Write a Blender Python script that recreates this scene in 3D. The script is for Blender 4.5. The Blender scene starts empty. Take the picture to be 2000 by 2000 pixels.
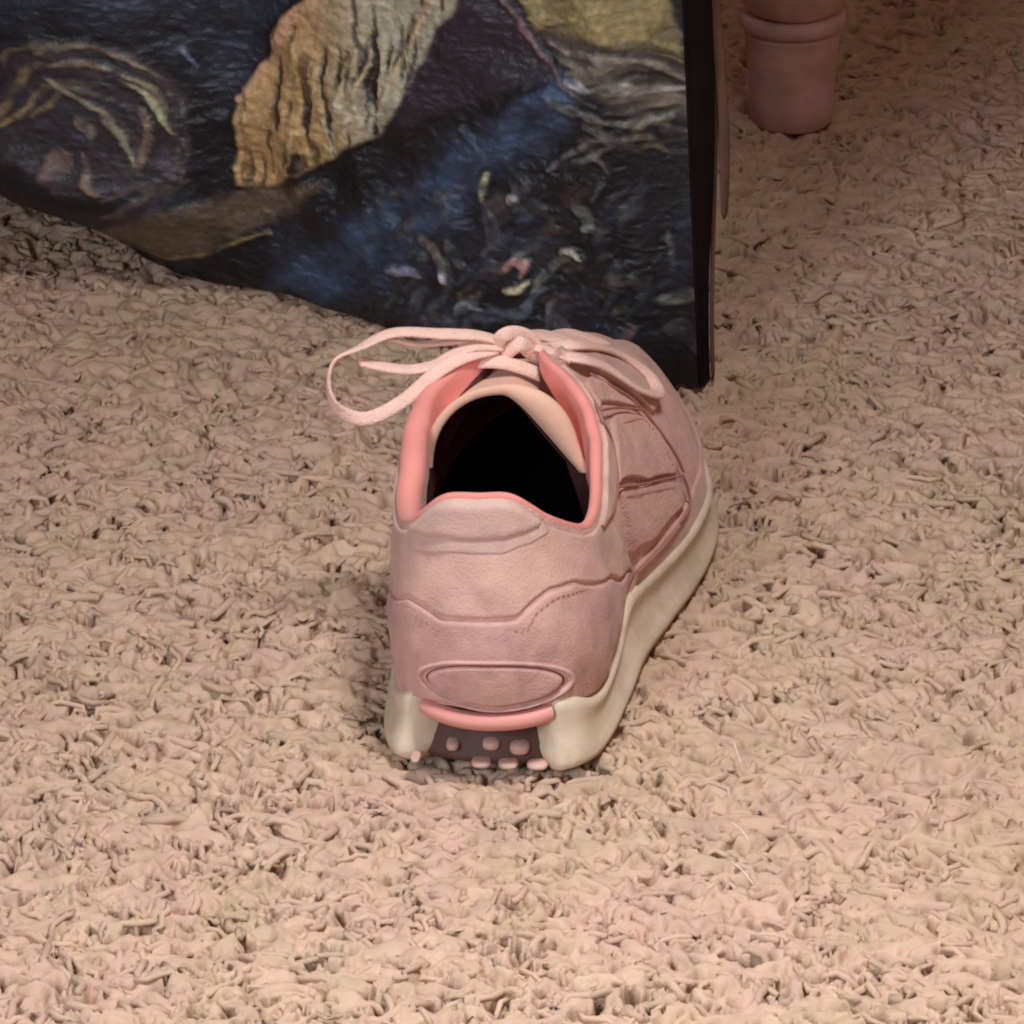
import bpy, math, random
import numpy as np
from mathutils import Vector, Matrix

random.seed(4)
rng = np.random.default_rng(11)
scene = bpy.context.scene
C = scene.collection

# ------------------------------------------------------------------ camera
PITCH = math.radians(25.0)
DIST = 3.0
HALF = 0.182
AIM = Vector((0.008, 0.215, 0.0))
cam_pos = AIM + Vector((0, -math.cos(PITCH), math.sin(PITCH))) * DIST
cam = bpy.data.cameras.new('camera')
cam.sensor_width = 36
cam.lens = 18.0 * DIST / HALF
cam.clip_start = 0.05
cam.clip_end = 60
cam_o = bpy.data.objects.new('camera', cam)
C.objects.link(cam_o)
cam_o.location = cam_pos
cam_o.rotation_euler = (math.radians(90) - PITCH, 0, 0)
scene.camera = cam_o

# ------------------------------------------------------------------ light (an indoor room, soft lamps)
world = bpy.data.worlds.new('World')
scene.world = world
world.use_nodes = True
bg = world.node_tree.nodes['Background']
bg.inputs[0].default_value = (1.0, 0.65, 0.50, 1)
bg.inputs[1].default_value = 0.15


def area(name, loc, target, size, power, col, spread=180):
    l = bpy.data.lights.new(name, 'AREA')
    l.shape = 'DISK'
    l.size = size
    l.energy = power
    l.color = col
    l.spread = math.radians(spread)
    o = bpy.data.objects.new(name, l)
    C.objects.link(o)
    o.location = loc
    d = Vector(target) - Vector(loc)
    o.rotation_euler = d.to_track_quat('-Z', 'Y').to_euler()
    return o


area('ceiling_lamp', (0.17, -0.22, 0.97), (0.04, -0.42, 0), 0.18, 4.6, (0.98, 0.985, 1.0), 110)
area('window_light', (-0.50, -1.1, 0.62), (0.0, -0.04, 0.05), 0.5, 1.15, (0.80, 0.90, 1.0), 60)
scene.view_settings.view_transform = 'Standard'
scene.view_settings.look = 'None'
scene.view_settings.exposure = 0.0
scene.view_settings.gamma = 1.0
scene.cycles.max_bounces = 6
scene.cycles.filter_width = 2.1


# ------------------------------------------------------------------ helpers
def at(px, py, Y=None, Z=None):
    """point of the place seen at (px, py) of the 2000 px photograph, at depth Y or height Z; metres"""
    dx = (px - 1000) / 1000 * HALF / DIST
    dz = (1000 - py) / 1000 * HALF / DIST
    f = Vector((0, math.cos(PITCH), -math.sin(PITCH)))
    up = Vector((0, math.sin(PITCH), math.cos(PITCH)))
    d = f + Vector((1, 0, 0)) * dx + up * dz
    if Y is not None:
        k = (Y - cam_pos.y) / d.y
    else:
        k = (Z - cam_pos.z) / d.z
    return cam_pos + d * k


def lin(r, g, b, k=1.0):
    f = lambda c: ((c / 255) / 12.92 if c / 255 <= 0.04045 else ((c / 255 + 0.055) / 1.055) ** 2.4) * k
    return (f(r), f(g), f(b))


def new_obj(name, verts, faces, mat=None, parent=None, smooth=True):
    me = bpy.data.meshes.new(name)
    me.from_pydata([tuple(v) for v in verts], [], faces)
    me.validate()
    me.update()
    if smooth:
        me.shade_smooth()
    if mat:
        me.materials.append(mat)
    o = bpy.data.objects.new(name, me)
    C.objects.link(o)
    if parent:
        o.parent = parent
    return o


def tag(o, label=None, cat=None, group=None, kind=None):
    if label: o['label'] = label
    if cat: o['category'] = cat
    if group: o['group'] = group
    if kind: o['kind'] = kind
    return o


def grid_faces(nu, nv, closed_u=False, off=0, flip=False):
    """verts index = i*nv + j"""
    f = []
    for i in range(nu if closed_u else nu - 1):
        i2 = (i + 1) % nu
        for j in range(nv - 1):
            q = (off + i * nv + j, off + i2 * nv + j, off + i2 * nv + j + 1, off + i * nv + j + 1)
            f.append(q[::-1] if flip else q)
    return f


def smooth(x):
    x = np.clip(x, 0, 1)
    return x * x * (3 - 2 * x)


_perm = np.random.default_rng(7).random((256, 256))


def vnoise(x, y):
    xi = np.floor(x).astype(int)
    yi = np.floor(y).astype(int)
    fx = smooth(x - xi)
    fy = smooth(y - yi)
    a = _perm[xi % 256, yi % 256]
    b = _perm[(xi + 1) % 256, yi % 256]
    c = _perm[xi % 256, (yi + 1) % 256]
    d = _perm[(xi + 1) % 256, (yi + 1) % 256]
    return (a * (1 - fx) + b * fx) * (1 - fy) + (c * (1 - fx) + d * fx) * fy


def fbm(x, y, n=4):
    s = 0
    a = 0.5
    for k in range(n):
        s = s + a * vnoise(x * 2 ** k + 17.3 * k, y * 2 ** k + 5.1 * k)
        a *= 0.5
    return s


# ------------------------------------------------------------------ materials
def mat(name, col, rough=0.8, noise=None, bump=None, mottle=0.12, mscale=60, sheen=0.0, attr=None, spec=0.3,
        weave=None, dirt=None, trans=None):
    m = bpy.data.materials.new(name)
    m.use_nodes = True
    nt = m.node_tree
    N = nt.nodes
    L = nt.links
    bs = N['Principled BSDF']
    bs.inputs['Roughness'].default_value = rough
    bs.inputs['Specular IOR Level'].default_value = spec
    if sheen:
        bs.inputs['Sheen Weight'].default_value = sheen
        bs.inputs['Sheen Roughness'].default_value = 0.5
    tc = N.new('ShaderNodeTexCoord')
    nz = N.new('ShaderNodeTexNoise')
    nz.inputs['Scale'].default_value = mscale
    nz.inputs['Detail'].default_value = 5
    L.new(tc.outputs['Object'], nz.inputs['Vector'])
    mr = N.new('ShaderNodeMapRange')
    mr.inputs['From Min'].default_value = 0.3
    mr.inputs['From Max'].default_value = 0.7
    mr.inputs['To Min'].default_value = 1 - mottle
    mr.inputs['To Max'].default_value = 1 + mottle
    L.new(nz.outputs['Fac'], mr.inputs['Value'])
    vm = N.new('ShaderNodeVectorMath')
    vm.operation = 'SCALE'
    if attr:
        at_ = N.new('ShaderNodeAttribute')
        at_.attribute_name = attr
        L.new(at_.outputs['Color'], vm.inputs[0])
    else:
        vm.inputs[0].default_value = col
    L.new(mr.outputs['Result'], vm.inputs['Scale'])
    out = vm.outputs[0]
    if dirt:
        dn = N.new('ShaderNodeTexNoise')
        dn.inputs['Scale'].default_value = dirt[1]
        dn.inputs['Detail'].default_value = 6
        dn.inputs['Roughness'].default_value = 0.65
        L.new(tc.outputs['Object'], dn.inputs['Vector'])
        dr = N.new('ShaderNodeMapRange')
        dr.inputs['From Min'].default_value = 0.5
        dr.inputs['From Max'].default_value = 0.72
        dr.inputs['To Max'].default_value = dirt[2]
        L.new(dn.outputs['Fac'], dr.inputs['Value'])
        mx = N.new('ShaderNodeMix')
        mx.data_type = 'RGBA'
        L.new(dr.outputs['Result'], mx.inputs[0])
        L.new(out, mx.inputs[6])
        mx.inputs[7].default_value = (*dirt[0], 1)
        out = mx.outputs[2]
    L.new(out, bs.inputs['Base Color'])
    prev = None
    if bump:
        bn = N.new('ShaderNodeTexNoise')
        bn.inputs['Scale'].default_value = bump[0]
        bn.inputs['Detail'].default_value = 4
        L.new(tc.outputs['Object'], bn.inputs['Vector'])
        bp = N.new('ShaderNodeBump')
        bp.inputs['Strength'].default_value = bump[1]
        bp.inputs['Distance'].default_value = bump[2]
        L.new(bn.outputs['Fac'], bp.inputs['Height'])
        L.new(bp.outputs['Normal'], bs.inputs['Normal'])
        prev = bp
    if weave:
        vo = N.new('ShaderNodeTexVoronoi')
        vo.inputs['Scale'].default_value = weave[0]
        L.new(tc.outputs['Object'], vo.inputs['Vector'])
        bp = N.new('ShaderNodeBump')
        bp.inputs['Strength'].default_value = weave[1]
        bp.inputs['Distance'].default_value = weave[2]
        bp.invert = True
        L.new(vo.outputs['Distance'], bp.inputs['Height'])
        if prev:
            L.new(prev.outputs['Normal'], bp.inputs['Normal'])
        L.new(bp.outputs['Normal'], bs.inputs['Normal'])
    return m


M_yarn = mat('carpet_yarn', None, 0.9, attr='tint', mottle=0.07, mscale=90, spec=0.05,
             bump=(900, 0.4, 0.0009))
M_back = mat('carpet_backing', lin(150, 118, 98, 0.8), 0.95, mottle=0.3, mscale=160, bump=(260, 1.0, 0.006), spec=0.1)
DIRT = lin(120, 88, 78)
M_mesh = mat('pink_knit_mesh', lin(218, 172, 160), 0.85, mottle=0.09, mscale=170, sheen=0.1, weave=(900, 0.5, 0.0006),
             bump=(120, 0.35, 0.0012), dirt=(DIRT, 40, 0.3), spec=0.15)
M_over = mat('pink_suede_overlay', lin(214, 172, 158), 0.72, mottle=0.08, mscale=120, sheen=0.12, bump=(1100, 0.5, 0.0008),
             dirt=(DIRT, 55, 0.42), spec=0.25)
M_counter = mat('dusty_pink_heel_counter', lin(206, 162, 153), 0.78, mottle=0.09, mscale=150, sheen=0.1, bump=(1100, 0.5, 0.0008),
                dirt=(DIRT, 60, 0.45), spec=0.2)
M_dusk = mat('brownish_pink_guard', lin(206, 160, 146), 0.7, mottle=0.1, mscale=120, sheen=0.2, bump=(320, 0.35, 0.0006), spec=0.25)
M_thread = mat('dusty_thread', lin(186, 138, 126), 0.7, spec=0.2)
M_seam = mat('brown_pink_seam', lin(170, 120, 108), 0.8, spec=0.1)
M_groove = mat('dark_red_groove', lin(120, 50, 48), 0.8, spec=0.1)
M_tab = mat('heel_tab_knit', lin(206, 170, 158), 0.8, mottle=0.08, mscale=120, sheen=0.2, bump=(1200, 0.45, 0.0008),
            dirt=(lin(130, 105, 110), 45, 0.4), spec=0.2)
M_lining = mat('salmon_collar_lining', lin(230, 146, 136), 0.85, mottle=0.07, mscale=90, sheen=0.15, bump=(150, 0.35, 0.001), spec=0.15)
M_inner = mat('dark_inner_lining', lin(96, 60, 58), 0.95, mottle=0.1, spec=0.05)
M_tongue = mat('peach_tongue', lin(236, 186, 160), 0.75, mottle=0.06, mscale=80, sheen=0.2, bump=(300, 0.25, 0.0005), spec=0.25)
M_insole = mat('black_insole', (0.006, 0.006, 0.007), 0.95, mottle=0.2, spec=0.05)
M_lace = mat('pale_pink_lace', lin(244, 202, 186), 0.75, mottle=0.05, mscale=200, sheen=0.2, weave=(1300, 0.5, 0.0006), spec=0.2)
M_mid = mat('cream_foam_midsole', lin(222, 202, 178), 0.6, mottle=0.06, mscale=60, bump=(260, 0.25, 0.0006),
            dirt=(lin(150, 125, 95), 50, 0.4), spec=0.35)
M_rim = mat('pink_heel_cradle', lin(216, 146, 136), 0.5, mottle=0.05, spec=0.4, bump=(200, 0.15, 0.0004))
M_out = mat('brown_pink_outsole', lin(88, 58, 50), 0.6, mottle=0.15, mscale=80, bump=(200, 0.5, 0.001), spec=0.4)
M_lug = mat('pink_rubber_lug', lin(205, 165, 152), 0.55, mottle=0.1, mscale=200, spec=0.4)
M_print = mat('printed_cloth', None, 0.46, attr='print', mottle=0.22, mscale=330, bump=(420, 0.5, 0.0012), spec=0.55)
M_gusset = mat('dark_brown_gusset', lin(22, 14, 13), 0.85, mottle=0.3, mscale=70, bump=(300, 0.5, 0.001), spec=0.15)
M_bind = mat('dusty_binding', lin(104, 76, 64), 0.8, mottle=0.15, mscale=70, bump=(300, 0.4, 0.0008), spec=0.2)
M_leg = mat('pinkish_wood', lin(218, 176, 168), 0.65, mottle=0.2, mscale=70, bump=(400, 0.3, 0.0006), spec=0.4)
M_fluff = mat('white_fibre', lin(236, 214, 196), 0.6, mottle=0.03)

# ------------------------------------------------------------------ floor: backing sheet and pile
g = 60
xs = np.linspace(-2.5, 2.5, g)
ys = np.linspace(-2.5, 3.5, g)
vv = [(x, y, -0.0235) for x in xs for y in ys]
tag(new_obj('floor', vv, grid_faces(g, g), M_back), kind='structure')


SHOE = (at(955, 1500, Z=0).x, at(955, 1500, Z=0).y)


def carpet():
    pts = []

    def region(x0, x1, y0, y1, a, hole=None):
        nx = int((x1 - x0) / a)
        ny = int((y1 - y0) / a)
        X, Y = np.meshgrid(np.linspace(x0, x1, nx), np.linspace(y0, y1, ny), indexing='ij')
        X = X.ravel() + rng.uniform(-.5, .5, X.size) * a
        Y = Y.ravel() + rng.uniform(-.5, .5, Y.size) * a
        if hole:
            k = ~((X > hole[0]) & (X < hole[1]) & (Y > hole[2]) & (Y < hole[3]))
            X = X[k]; Y = Y[k]
        return np.stack([X, Y], 1)
    inner = (-0.235, 0.262, -0.27, 0.775)
    A = region(*inner, 0.0036)
    B = region(-0.6, 0.62, -0.6, 1.1, 0.0105, inner)
    P = np.concatenate([A, B])
    big = np.concatenate([np.ones(len(A)), np.full(len(B), 2.4)])
    n = len(P)
    K = 6
    S = 5
    nx_, ny_ = P[:, 0] * 100, P[:, 1] * 100
    flow = fbm(nx_ * 0.22 + 3, ny_ * 0.16 + 9, 3) * 4 * math.pi
    az = flow + rng.normal(0, 1.5, n)
    L = rng.uniform(0.011, 0.021, n) * big
    el0 = np.radians(rng.uniform(50, 88, n))
    el1 = np.radians(rng.uniform(-60, 0, n))
    tw = rng.normal(0, 1.2, n)
    r = rng.uniform(0.0012, 0.0019, n) * big
    hgt = (fbm(nx_ * 0.9, ny_ * 0.7, 3) - 0.47) * 0.005
    pos = np.zeros((n, K, 3))
    pos[:, 0, 0] = P[:, 0]
    pos[:, 0, 1] = P[:, 1]
    pos[:, 0, 2] = -0.0095 * 1.0 + hgt
    for k in range(1, K):
        q = (k - 0.5) / (K - 1)
        e = el0 + (el1 - el0) * smooth(np.full(n, q * 1.7))
        a = az + tw * q
        d = np.stack([np.cos(e) * np.cos(a), np.cos(e) * np.sin(a), np.sin(e)], 1)
        pos[:, k] = pos[:, k - 1] + d * (L / (K - 1))[:, None]
    top = pos[:, :, 2].max(1)
    lim = 0.0006 + hgt + rng.normal(0, .0006, n)
    # pile pressed down under the shoe
    ux = P[:, 0] - SHOE[0]; uy = P[:, 1] - SHOE[1]
    press = smooth((0.047 - np.abs(ux)) / 0.008) * smooth((uy + 0.004) / 0.004) * smooth((0.27 - uy) / 0.02)
    lim = lim - 0.008 * press
    # squash the part of each yarn that stands too tall, so it lies over
    z0 = pos[:, :1, 2]
    hh = pos[:, :, 2] - z0
    room = (lim - z0[:, 0])[:, None]
    pos[:, :, 2] = z0 + room * (1 - np.exp(-hh / (room * .75))) * 1.06
    # pressed down under the heel, the toe and the bag
    # the yarns felt together: a dense relief of them, 0.5 mm x 1 mm cells
    x0, x1, y0, y1 = -0.245, 0.272, -0.285, 0.78
    dx, dy = 0.00052, 0.0010
    W = int((x1 - x0) / dx); Hh = int((y1 - y0) / dy)
    Z = np.full((W, Hh), -0.0125)
    CC = np.zeros((W, Hh, 3))
    c1 = np.array(lin(202, 172, 148)); c2 = np.array(lin(201, 167, 148)); c3 = np.array(lin(188, 163, 132))
    w = np.clip(fbm(nx_ * 0.3 + 40, ny_ * 0.22 + 2, 3) * 2.4 - 0.7 + rng.normal(0, .22, n), 0, 1)[:, None]
    w2 = np.clip(fbm(nx_ * 0.35 + 80, ny_ * 0.25 + 31, 3) * 3 - 1.3 + rng.normal(0, .18, n), 0, 1)[:, None]
    col = c1 * (1 - w) + c2 * w
    col = col * (1 - w2 * 0.6) + c3 * w2 * 0.6
    col *= rng.uniform(0.88, 1.08, n)[:, None]
    M = 26
    q = np.linspace(0, K - 1.001, M)
    qi = q.astype(int); qf = (q - qi)[None, :, None]
    cen = pos[:, qi] * (1 - qf) + pos[:, qi + 1] * qf
    cen = cen.reshape(-1, 3)
    rr_ = np.repeat(r, M)
    idn = np.repeat(np.arange(n), M)
    ci = ((cen[:, 0] - x0) / dx).astype(int); cj = ((cen[:, 1] - y0) / dy).astype(int)
    best = np.full((W, Hh), -1, dtype=np.int64)
    for oi in range(-4, 5):
        for oj in range(-2, 3):
            gi = ci + oi; gj = cj + oj
            ox = x0 + (gi + .5) * dx - cen[:, 0]; oy = y0 + (gj + .5) * dy - cen[:, 1]
            d2 = ox * ox + oy * oy
            ok = (d2 < rr_ ** 2) & (gi >= 0) & (gi < W) & (gj >= 0) & (gj < Hh)
            zz = cen[:, 2] + np.sqrt(np.clip(rr_ ** 2 - d2, 0, None))
            np.maximum.at(Z, (gi[ok], gj[ok]), zz[ok])
            hit = np.zeros(len(zz), bool)
            k_ = np.nonzero(ok)[0]
            win = zz[k_] >= Z[gi[k_], gj[k_]] - 1e-9
            best[gi[k_][win], gj[k_][win]] = idn[k_][win]
    CC = np.where(best[..., None] >= 0, col[best], c3 * .8)

    def blur(A, a, b):
        for (m_, ax) in ((a, 0), (b, 1)):
            if m_ <= 0: continue
            rad = int(math.ceil(m_ * 2.5))
            kk = np.exp(-0.5 * (np.arange(-rad, rad + 1) / m_) ** 2); kk /= kk.sum()
            pad = [(0, 0)] * A.ndim; pad[ax] = (rad, rad)
            Ap = np.pad(A, pad, mode='edge')
            A = sum(kk[t_] * (Ap[t_:t_ + A.shape[0]] if ax == 0 else Ap[:, t_:t_ + A.shape[1]]) for t_ in range(2 * rad + 1))
        return A
    Zs = blur(Z, 1.5, .9)
    low = blur(Z, 9, 5)
    rel = Zs - low
    # crowns mat flat, gaps stay open
    Zs = low + np.where(rel > 0, rel * 0.95, np.maximum(rel * 1.5, -.006))
    # gaps where the yarns part: short slits that run in under the far edge
    SHIFT = np.zeros_like(Zs)
    npit = 9000
    pxs = rng.uniform(x0, x1, npit); pys = rng.uniform(y0, y1, npit)
    dens = fbm(pxs * 9, pys * 6, 3)
    for k_ in range(npit):
        if dens[k_] < 0.22 + 0.2 * rng.random(): continue
        big_ = rng.random() < .34
        a_ = rng.uniform(.0026, .0070) if big_ else rng.uniform(.0012, .0048)
        b_ = rng.uniform(.0014, .0024) if big_ else rng.uniform(.0006, .0013)
        dp = rng.uniform(.007, .012) if big_ else rng.uniform(.002, .005)
        th = rng.normal(0, .38)
        if rng.random() < .18: th = rng.uniform(-1.4, 1.4)
        cu = rng.normal(0, 60)
        R_ = a_ * 1.3 + .003
        i0 = max(0, int((pxs[k_] - R_ - x0) / dx)); i1 = min(W, int((pxs[k_] + R_ - x0) / dx) + 1)
        j0 = max(0, int((pys[k_] - R_ - y0) / dy)); j1 = min(Hh, int((pys[k_] + R_ - y0) / dy) + 1)
        if i1 <= i0 or j1 <= j0: continue
        gx_ = x0 + (np.arange(i0, i1) + .5) * dx - pxs[k_]; gy_ = y0 + (np.arange(j0, j1) + .5) * dy - pys[k_]
        gx_, gy_ = np.meshgrid(gx_, gy_, indexing='ij')
        u_ = gx_ * math.cos(th) + gy_ * math.sin(th); v_ = -gx_ * math.sin(th) + gy_ * math.cos(th)
        v_ = v_ - cu * u_ * u_ + .0006 * np.sin(u_ * 1400 + k_)
        d_ = (u_ / a_) ** 2 + (v_ / b_) ** 2
        f_ = smooth((1.6 - d_) / 1.3)
        Zs[i0:i1, j0:j1] -= dp * f_ - 0.0007 * np.exp(-((v_ + 1.9 * b_) / b_) ** 2 - (u_ / a_) ** 2)
        SHIFT[i0:i1, j0:j1] = np.maximum(SHIFT[i0:i1, j0:j1], dp * .25 * f_)
    Zs = np.maximum(Zs, -.022)
    CC = blur(CC, 1.6, 1.0)
    GX, GY = np.meshgrid(x0 + (np.arange(W) + .5) * dx, y0 + (np.arange(Hh) + .5) * dy, indexing='ij')
    FV = np.stack([GX, GY + SHIFT, Zs], -1).reshape(-1, 3).astype(np.float32)
    ii = np.arange(W - 1)[:, None] * Hh + np.arange(Hh - 1)[None, :]
    FQ = np.stack([ii, ii + Hh, ii + Hh + 1, ii + 1], -1).reshape(-1, 4)
    FC = np.concatenate([CC.reshape(-1, 3), np.ones((W * Hh, 1))], 1).astype(np.float32)
    # loose yarns kept as separate strands: a few inside, all of the coarse ones beyond
    inner_n = len(A)
    keep = np.concatenate([rng.random(inner_n) < 0.30, np.ones(n - inner_n, bool)])
    pos = pos[keep]; r = r[keep]; az = az[keep]; colk = col[keep]
    isin = np.arange(n)[keep] < inner_n
    r = np.where(isin, r * rng.uniform(.65, .95, len(r)), r)
    # they start inside the felt, wander, and their cut ends turn up out of it
    kq = np.linspace(0, 1, K)[None, :]
    wav = rng.normal(0, .0012, (len(r), K, 2)) * np.where(isin, 1, 0)[:, None, None]
    pos[:, :, :2] += wav
    pos[:, :, 2] += np.where(isin, rng.uniform(.0000, .0016, len(r)), 0)[:, None] + np.where(isin, rng.uniform(-.003, .0018, len(r)), 0)[:, None] * kq ** 3
    n = len(pos)
    T = np.gradient(pos, axis=1)
    T /= np.linalg.norm(T, axis=2, keepdims=True) + 1e-9
    ref = np.stack([-np.sin(az), np.cos(az), np.zeros(n)], 1)[:, None, :]
    Nn = np.cross(T, ref)
    Nn /= np.linalg.norm(Nn, axis=2, keepdims=True) + 1e-9
    Bn = np.cross(T, Nn)
    prof = np.array([0.9, 1.0, 1.05, 1.05, 1.05, 0.85])
    rad = r[:, None] * prof[None, :]
    V = np.zeros((n, K, S, 3), dtype=np.float32)
    for s in range(S):
        a = 2 * math.pi * s / S
        V[:, :, s] = pos + rad[:, :, None] * (math.cos(a) * Nn + math.sin(a) * Bn)
    V = V.reshape(-1, 3)
    base = (len(FV) + np.arange(n) * K * S)[:, None, None]
    kk = np.arange(K - 1)[None, :, None] * S
    ss = np.arange(S)[None, None, :]
    s2 = (ss + 1) % S
    F = np.stack([base + kk + ss, base + kk + s2, base + kk + S + s2, base + kk + S + ss], -1).reshape(-1, 4)
    F = np.concatenate([FQ, F])
    cap = (base[:, 0] + (K - 1) * S + np.arange(S)[None, :])       # closing pentagon at the tip
    V = np.concatenate([FV, V])
    me = bpy.data.meshes.new('carpet_pile')
    nv = len(V)
    loops = np.concatenate([F.ravel(), cap.ravel()]).astype(np.int32)
    starts = np.concatenate([np.arange(len(F)) * 4, len(F) * 4 + np.arange(n) * S]).astype(np.int32)
    me.vertices.add(nv)
    me.vertices.foreach_set('co', V.ravel())
    me.loops.add(len(loops))
    me.loops.foreach_set('vertex_index', loops)
    me.polygons.add(len(starts))
    me.polygons.foreach_set('loop_start', starts)
    me.update(calc_edges=True)
    me.shade_smooth()
    colk = np.concatenate([colk, np.ones((n, 1))], 1)
    colk = np.concatenate([FC, np.repeat(colk, K * S, axis=0)]).astype(np.float32)
    ca = me.color_attributes.new('tint', 'FLOAT_COLOR', 'POINT')
    ca.data.foreach_set('color', colk.ravel())
    me.materials.append(M_yarn)
    o = bpy.data.objects.new('carpet_pile', me)
    C.objects.link(o)
    tag(o, 'beige twisted yarn carpet pile covering the floor', 'carpet', kind='stuff')
    print('strands', n, 'tris', len(F) * 2 + n * 3)


carpet()

# ------------------------------------------------------------------ the shoe
YAW = math.radians(-5)
shoe = bpy.data.objects.new('pink_sneaker', None)
C.objects.link(shoe)
shoe.location = (at(955, 1500, Z=0).x, at(955, 1500, Z=0).y, -0.002)
shoe.rotation_euler = (0, 0, YAW)
tag(shoe, 'dusty pink running shoe with tied laces, heel towards the viewer on the carpet', 'shoe')
# local frame, cm: x = to the right, y = towards the toe, z = up
ST = [  # B(y,x,z)            T(y,x,z)             P1 offset          P2 offset (y,x,z)
    ((0.20, 0.0, 2.25), (0.95, -0.45, 9.65), (-0.75, 0.0, 2.6), (-0.55, 0.0, -3.0)),
    ((0.45, 1.5, 2.25), (1.05, 0.75, 9.6), (-0.60, 0.15, 2.6), (-0.50, 0.15, -3.0)),
    ((1.15, 2.65, 2.1), (1.9, 2.0, 8.5), (-0.35, 0.45, 2.8), (-0.40, 0.45, -2.6)),
    ((3.0, 3.3, 1.55), (3.8, 3.05, 7.4), (0.0, 0.60, 2.8), (0.0, 0.35, -1.8)),
    ((6.0, 3.6, 1.5), (6.3, 3.25, 7.6), (0.0, 0.60, 2.6), (0.0, 0.45, -2.0)),
    ((9.0, 3.85, 2.25), (8.6, 3.0, 8.8), (0.0, 0.45, 2.6), (0.0, 0.6, -2.2)),
    ((12.0, 4.6, 1.95), (10.3, 2.15, 9.65), (0.0, 0.4, 2.8), (0.2, 1.1, -1.8)),
    ((14.5, 5.3, 1.75), (11.7, 0.95, 10.05), (0.0, 0.3, 2.8), (0.3, 1.8, -0.9)),
    ((17.0, 5.75, 1.6), (13.8, 1.15, 9.5), (0.0, 0.20, 2.8), (0.3, 2.0, -0.3)),
    ((19.7, 5.85, 1.55), (16.0, 1.5, 8.3), (0.1, 0.1, 2.7), (0.6, 1.8, 0.0)),
    ((22.6, 5.3, 1.5), (18.3, 1.9, 7.4), (0.2, 0.1, 2.7), (0.8, 1.5, 0.0)),
    ((25.2, 4.1, 1.7), (19.8, 1.9, 6.8), (0.3, 0.1, 2.6), (1.6, 1.0, 0.0)),
    ((26.9, 1.8, 1.8), (20.5, 1.3, 6.6), (0.3, 0.0, 2.5), (2.4, 0.1, 0.0)),
    ((26.2, -0.4, 1.8), (20.0, 0.5, 6.7), (0.3, -0.1, 2.5), (1.6, -0.8, 0.0)),
    ((23.6, -2.4, 1.6), (18.3, 0.2, 7.3), (0.2, -0.15, 2.7), (0.8, -1.4, 0.0)),
    ((20.6, -3.4, 1.4), (16.0, -0.4, 8.3), (0.1, -0.2, 2.7), (0.6, -1.8, 0.0)),
    ((17.0, -3.7, 1.4), (13.8, -1.0, 9.5), (0.0, -0.25, 2.8), (0.3, -2.0, -0.3)),
    ((14.5, -3.7, 1.5), (11.7, -1.45, 10.05), (0.0, -0.3, 2.8), (0.3, -1.5, -0.9)),
    ((12.0, -3.55, 1.6), (10.3, -2.95, 9.45), (0.0, -0.4, 2.8), (0.2, -0.8, -1.8)),
    ((9.0, -3.4, 1.6), (8.6, -3.6, 8.7), (0.0, -0.45, 2.4), (0.0, -0.2, -2.2)),
    ((6.0, -3.4, 1.5), (6.3, -3.65, 7.8), (0.0, -0.45, 2.4), (0.0, -0.1, -2.0)),
    ((3.0, -3.25, 1.55), (4.2, -3.45, 7.4), (0.0, -0.45, 2.6), (0.0, -0.15, -1.8)),
    ((1.15, -2.6, 2.1), (2.0, -2.8, 8.2), (-0.35, -0.35, 2.8), (-0.40, -0.25, -2.6)),
    ((0.45, -1.45, 2.25), (1.05, -1.65, 9.5), (-0.60, -0.1, 2.6), (-0.50, -0.15, -3.0)),
]
NS = len(ST)
SA = np.array([[(p[1], p[0], p[2]) for p in row] for row in ST], float)   # -> x,y,z


def cr(arr, t):
    """closed Catmull-Rom through the stations"""
    t = np.asarray(t, float) % NS
    i = np.floor(t).astype(int)
    f = (t - i)[..., None]
    p0 = arr[(i - 1) % NS]; p1 = arr[i % NS]; p2 = arr[(i + 1) % NS]; p3 = arr[(i + 2) % NS]
    return 0.5 * (2 * p1 + (p2 - p0) * f + (2 * p0 - 5 * p1 + 4 * p2 - p3) * f ** 2 + (3 * p1 - p0 - 3 * p2 + p3) * f ** 3)


def surf(t, v):
    t = np.asarray(t, float); v = np.asarray(v, float)
    B = cr(SA[:, 0], t); T = cr(SA[:, 1], t)
    P1 = B + cr(SA[:, 2], t); P2 = T + cr(SA[:, 3], t)
    v = v[..., None]
    P = (1 - v) ** 3 * B + 3 * (1 - v) ** 2 * v * P1 + 3 * (1 - v) * v ** 2 * P2 + v ** 3 * T
    return P


def surfn(t, v, off=0.0):
    """point pushed off the upper along its normal by off cm"""
    P = surf(t, v)
    e = 0.02
    du = surf(np.asarray(t) + e, v) - surf(np.asarray(t) - e, v)
    dv = surf(t, np.minimum(np.asarray(v) + e, 1)) - surf(t, np.maximum(np.asarray(v) - e, 0))
    n = np.cross(du, dv)
    n /= np.linalg.norm(n, axis=-1, keepdims=True) + 1e-9
    # slight hand-worn unevenness
    w = (fbm(P[..., 0] * .9 + P[..., 1] * .5 + 20, P[..., 2] * 0.9 + P[..., 1] * .4 + 20, 3) - 0.45) * 0.16
    return P + n * (np.asarray(off)[..., None] + w[..., None])


def cm(P):
    return np.asarray(P).reshape(-1, 3) * 0.01


# upper shell
NT, NV = 240, 40
tt = np.linspace(0, NS, NT, endpoint=False)
Tg, Vg = np.meshgrid(tt, np.linspace(0, 1, NV), indexing='ij')
new_obj('upper', cm(surfn(Tg, Vg)), grid_faces(NT, NV, True), M_mesh, shoe)


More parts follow.
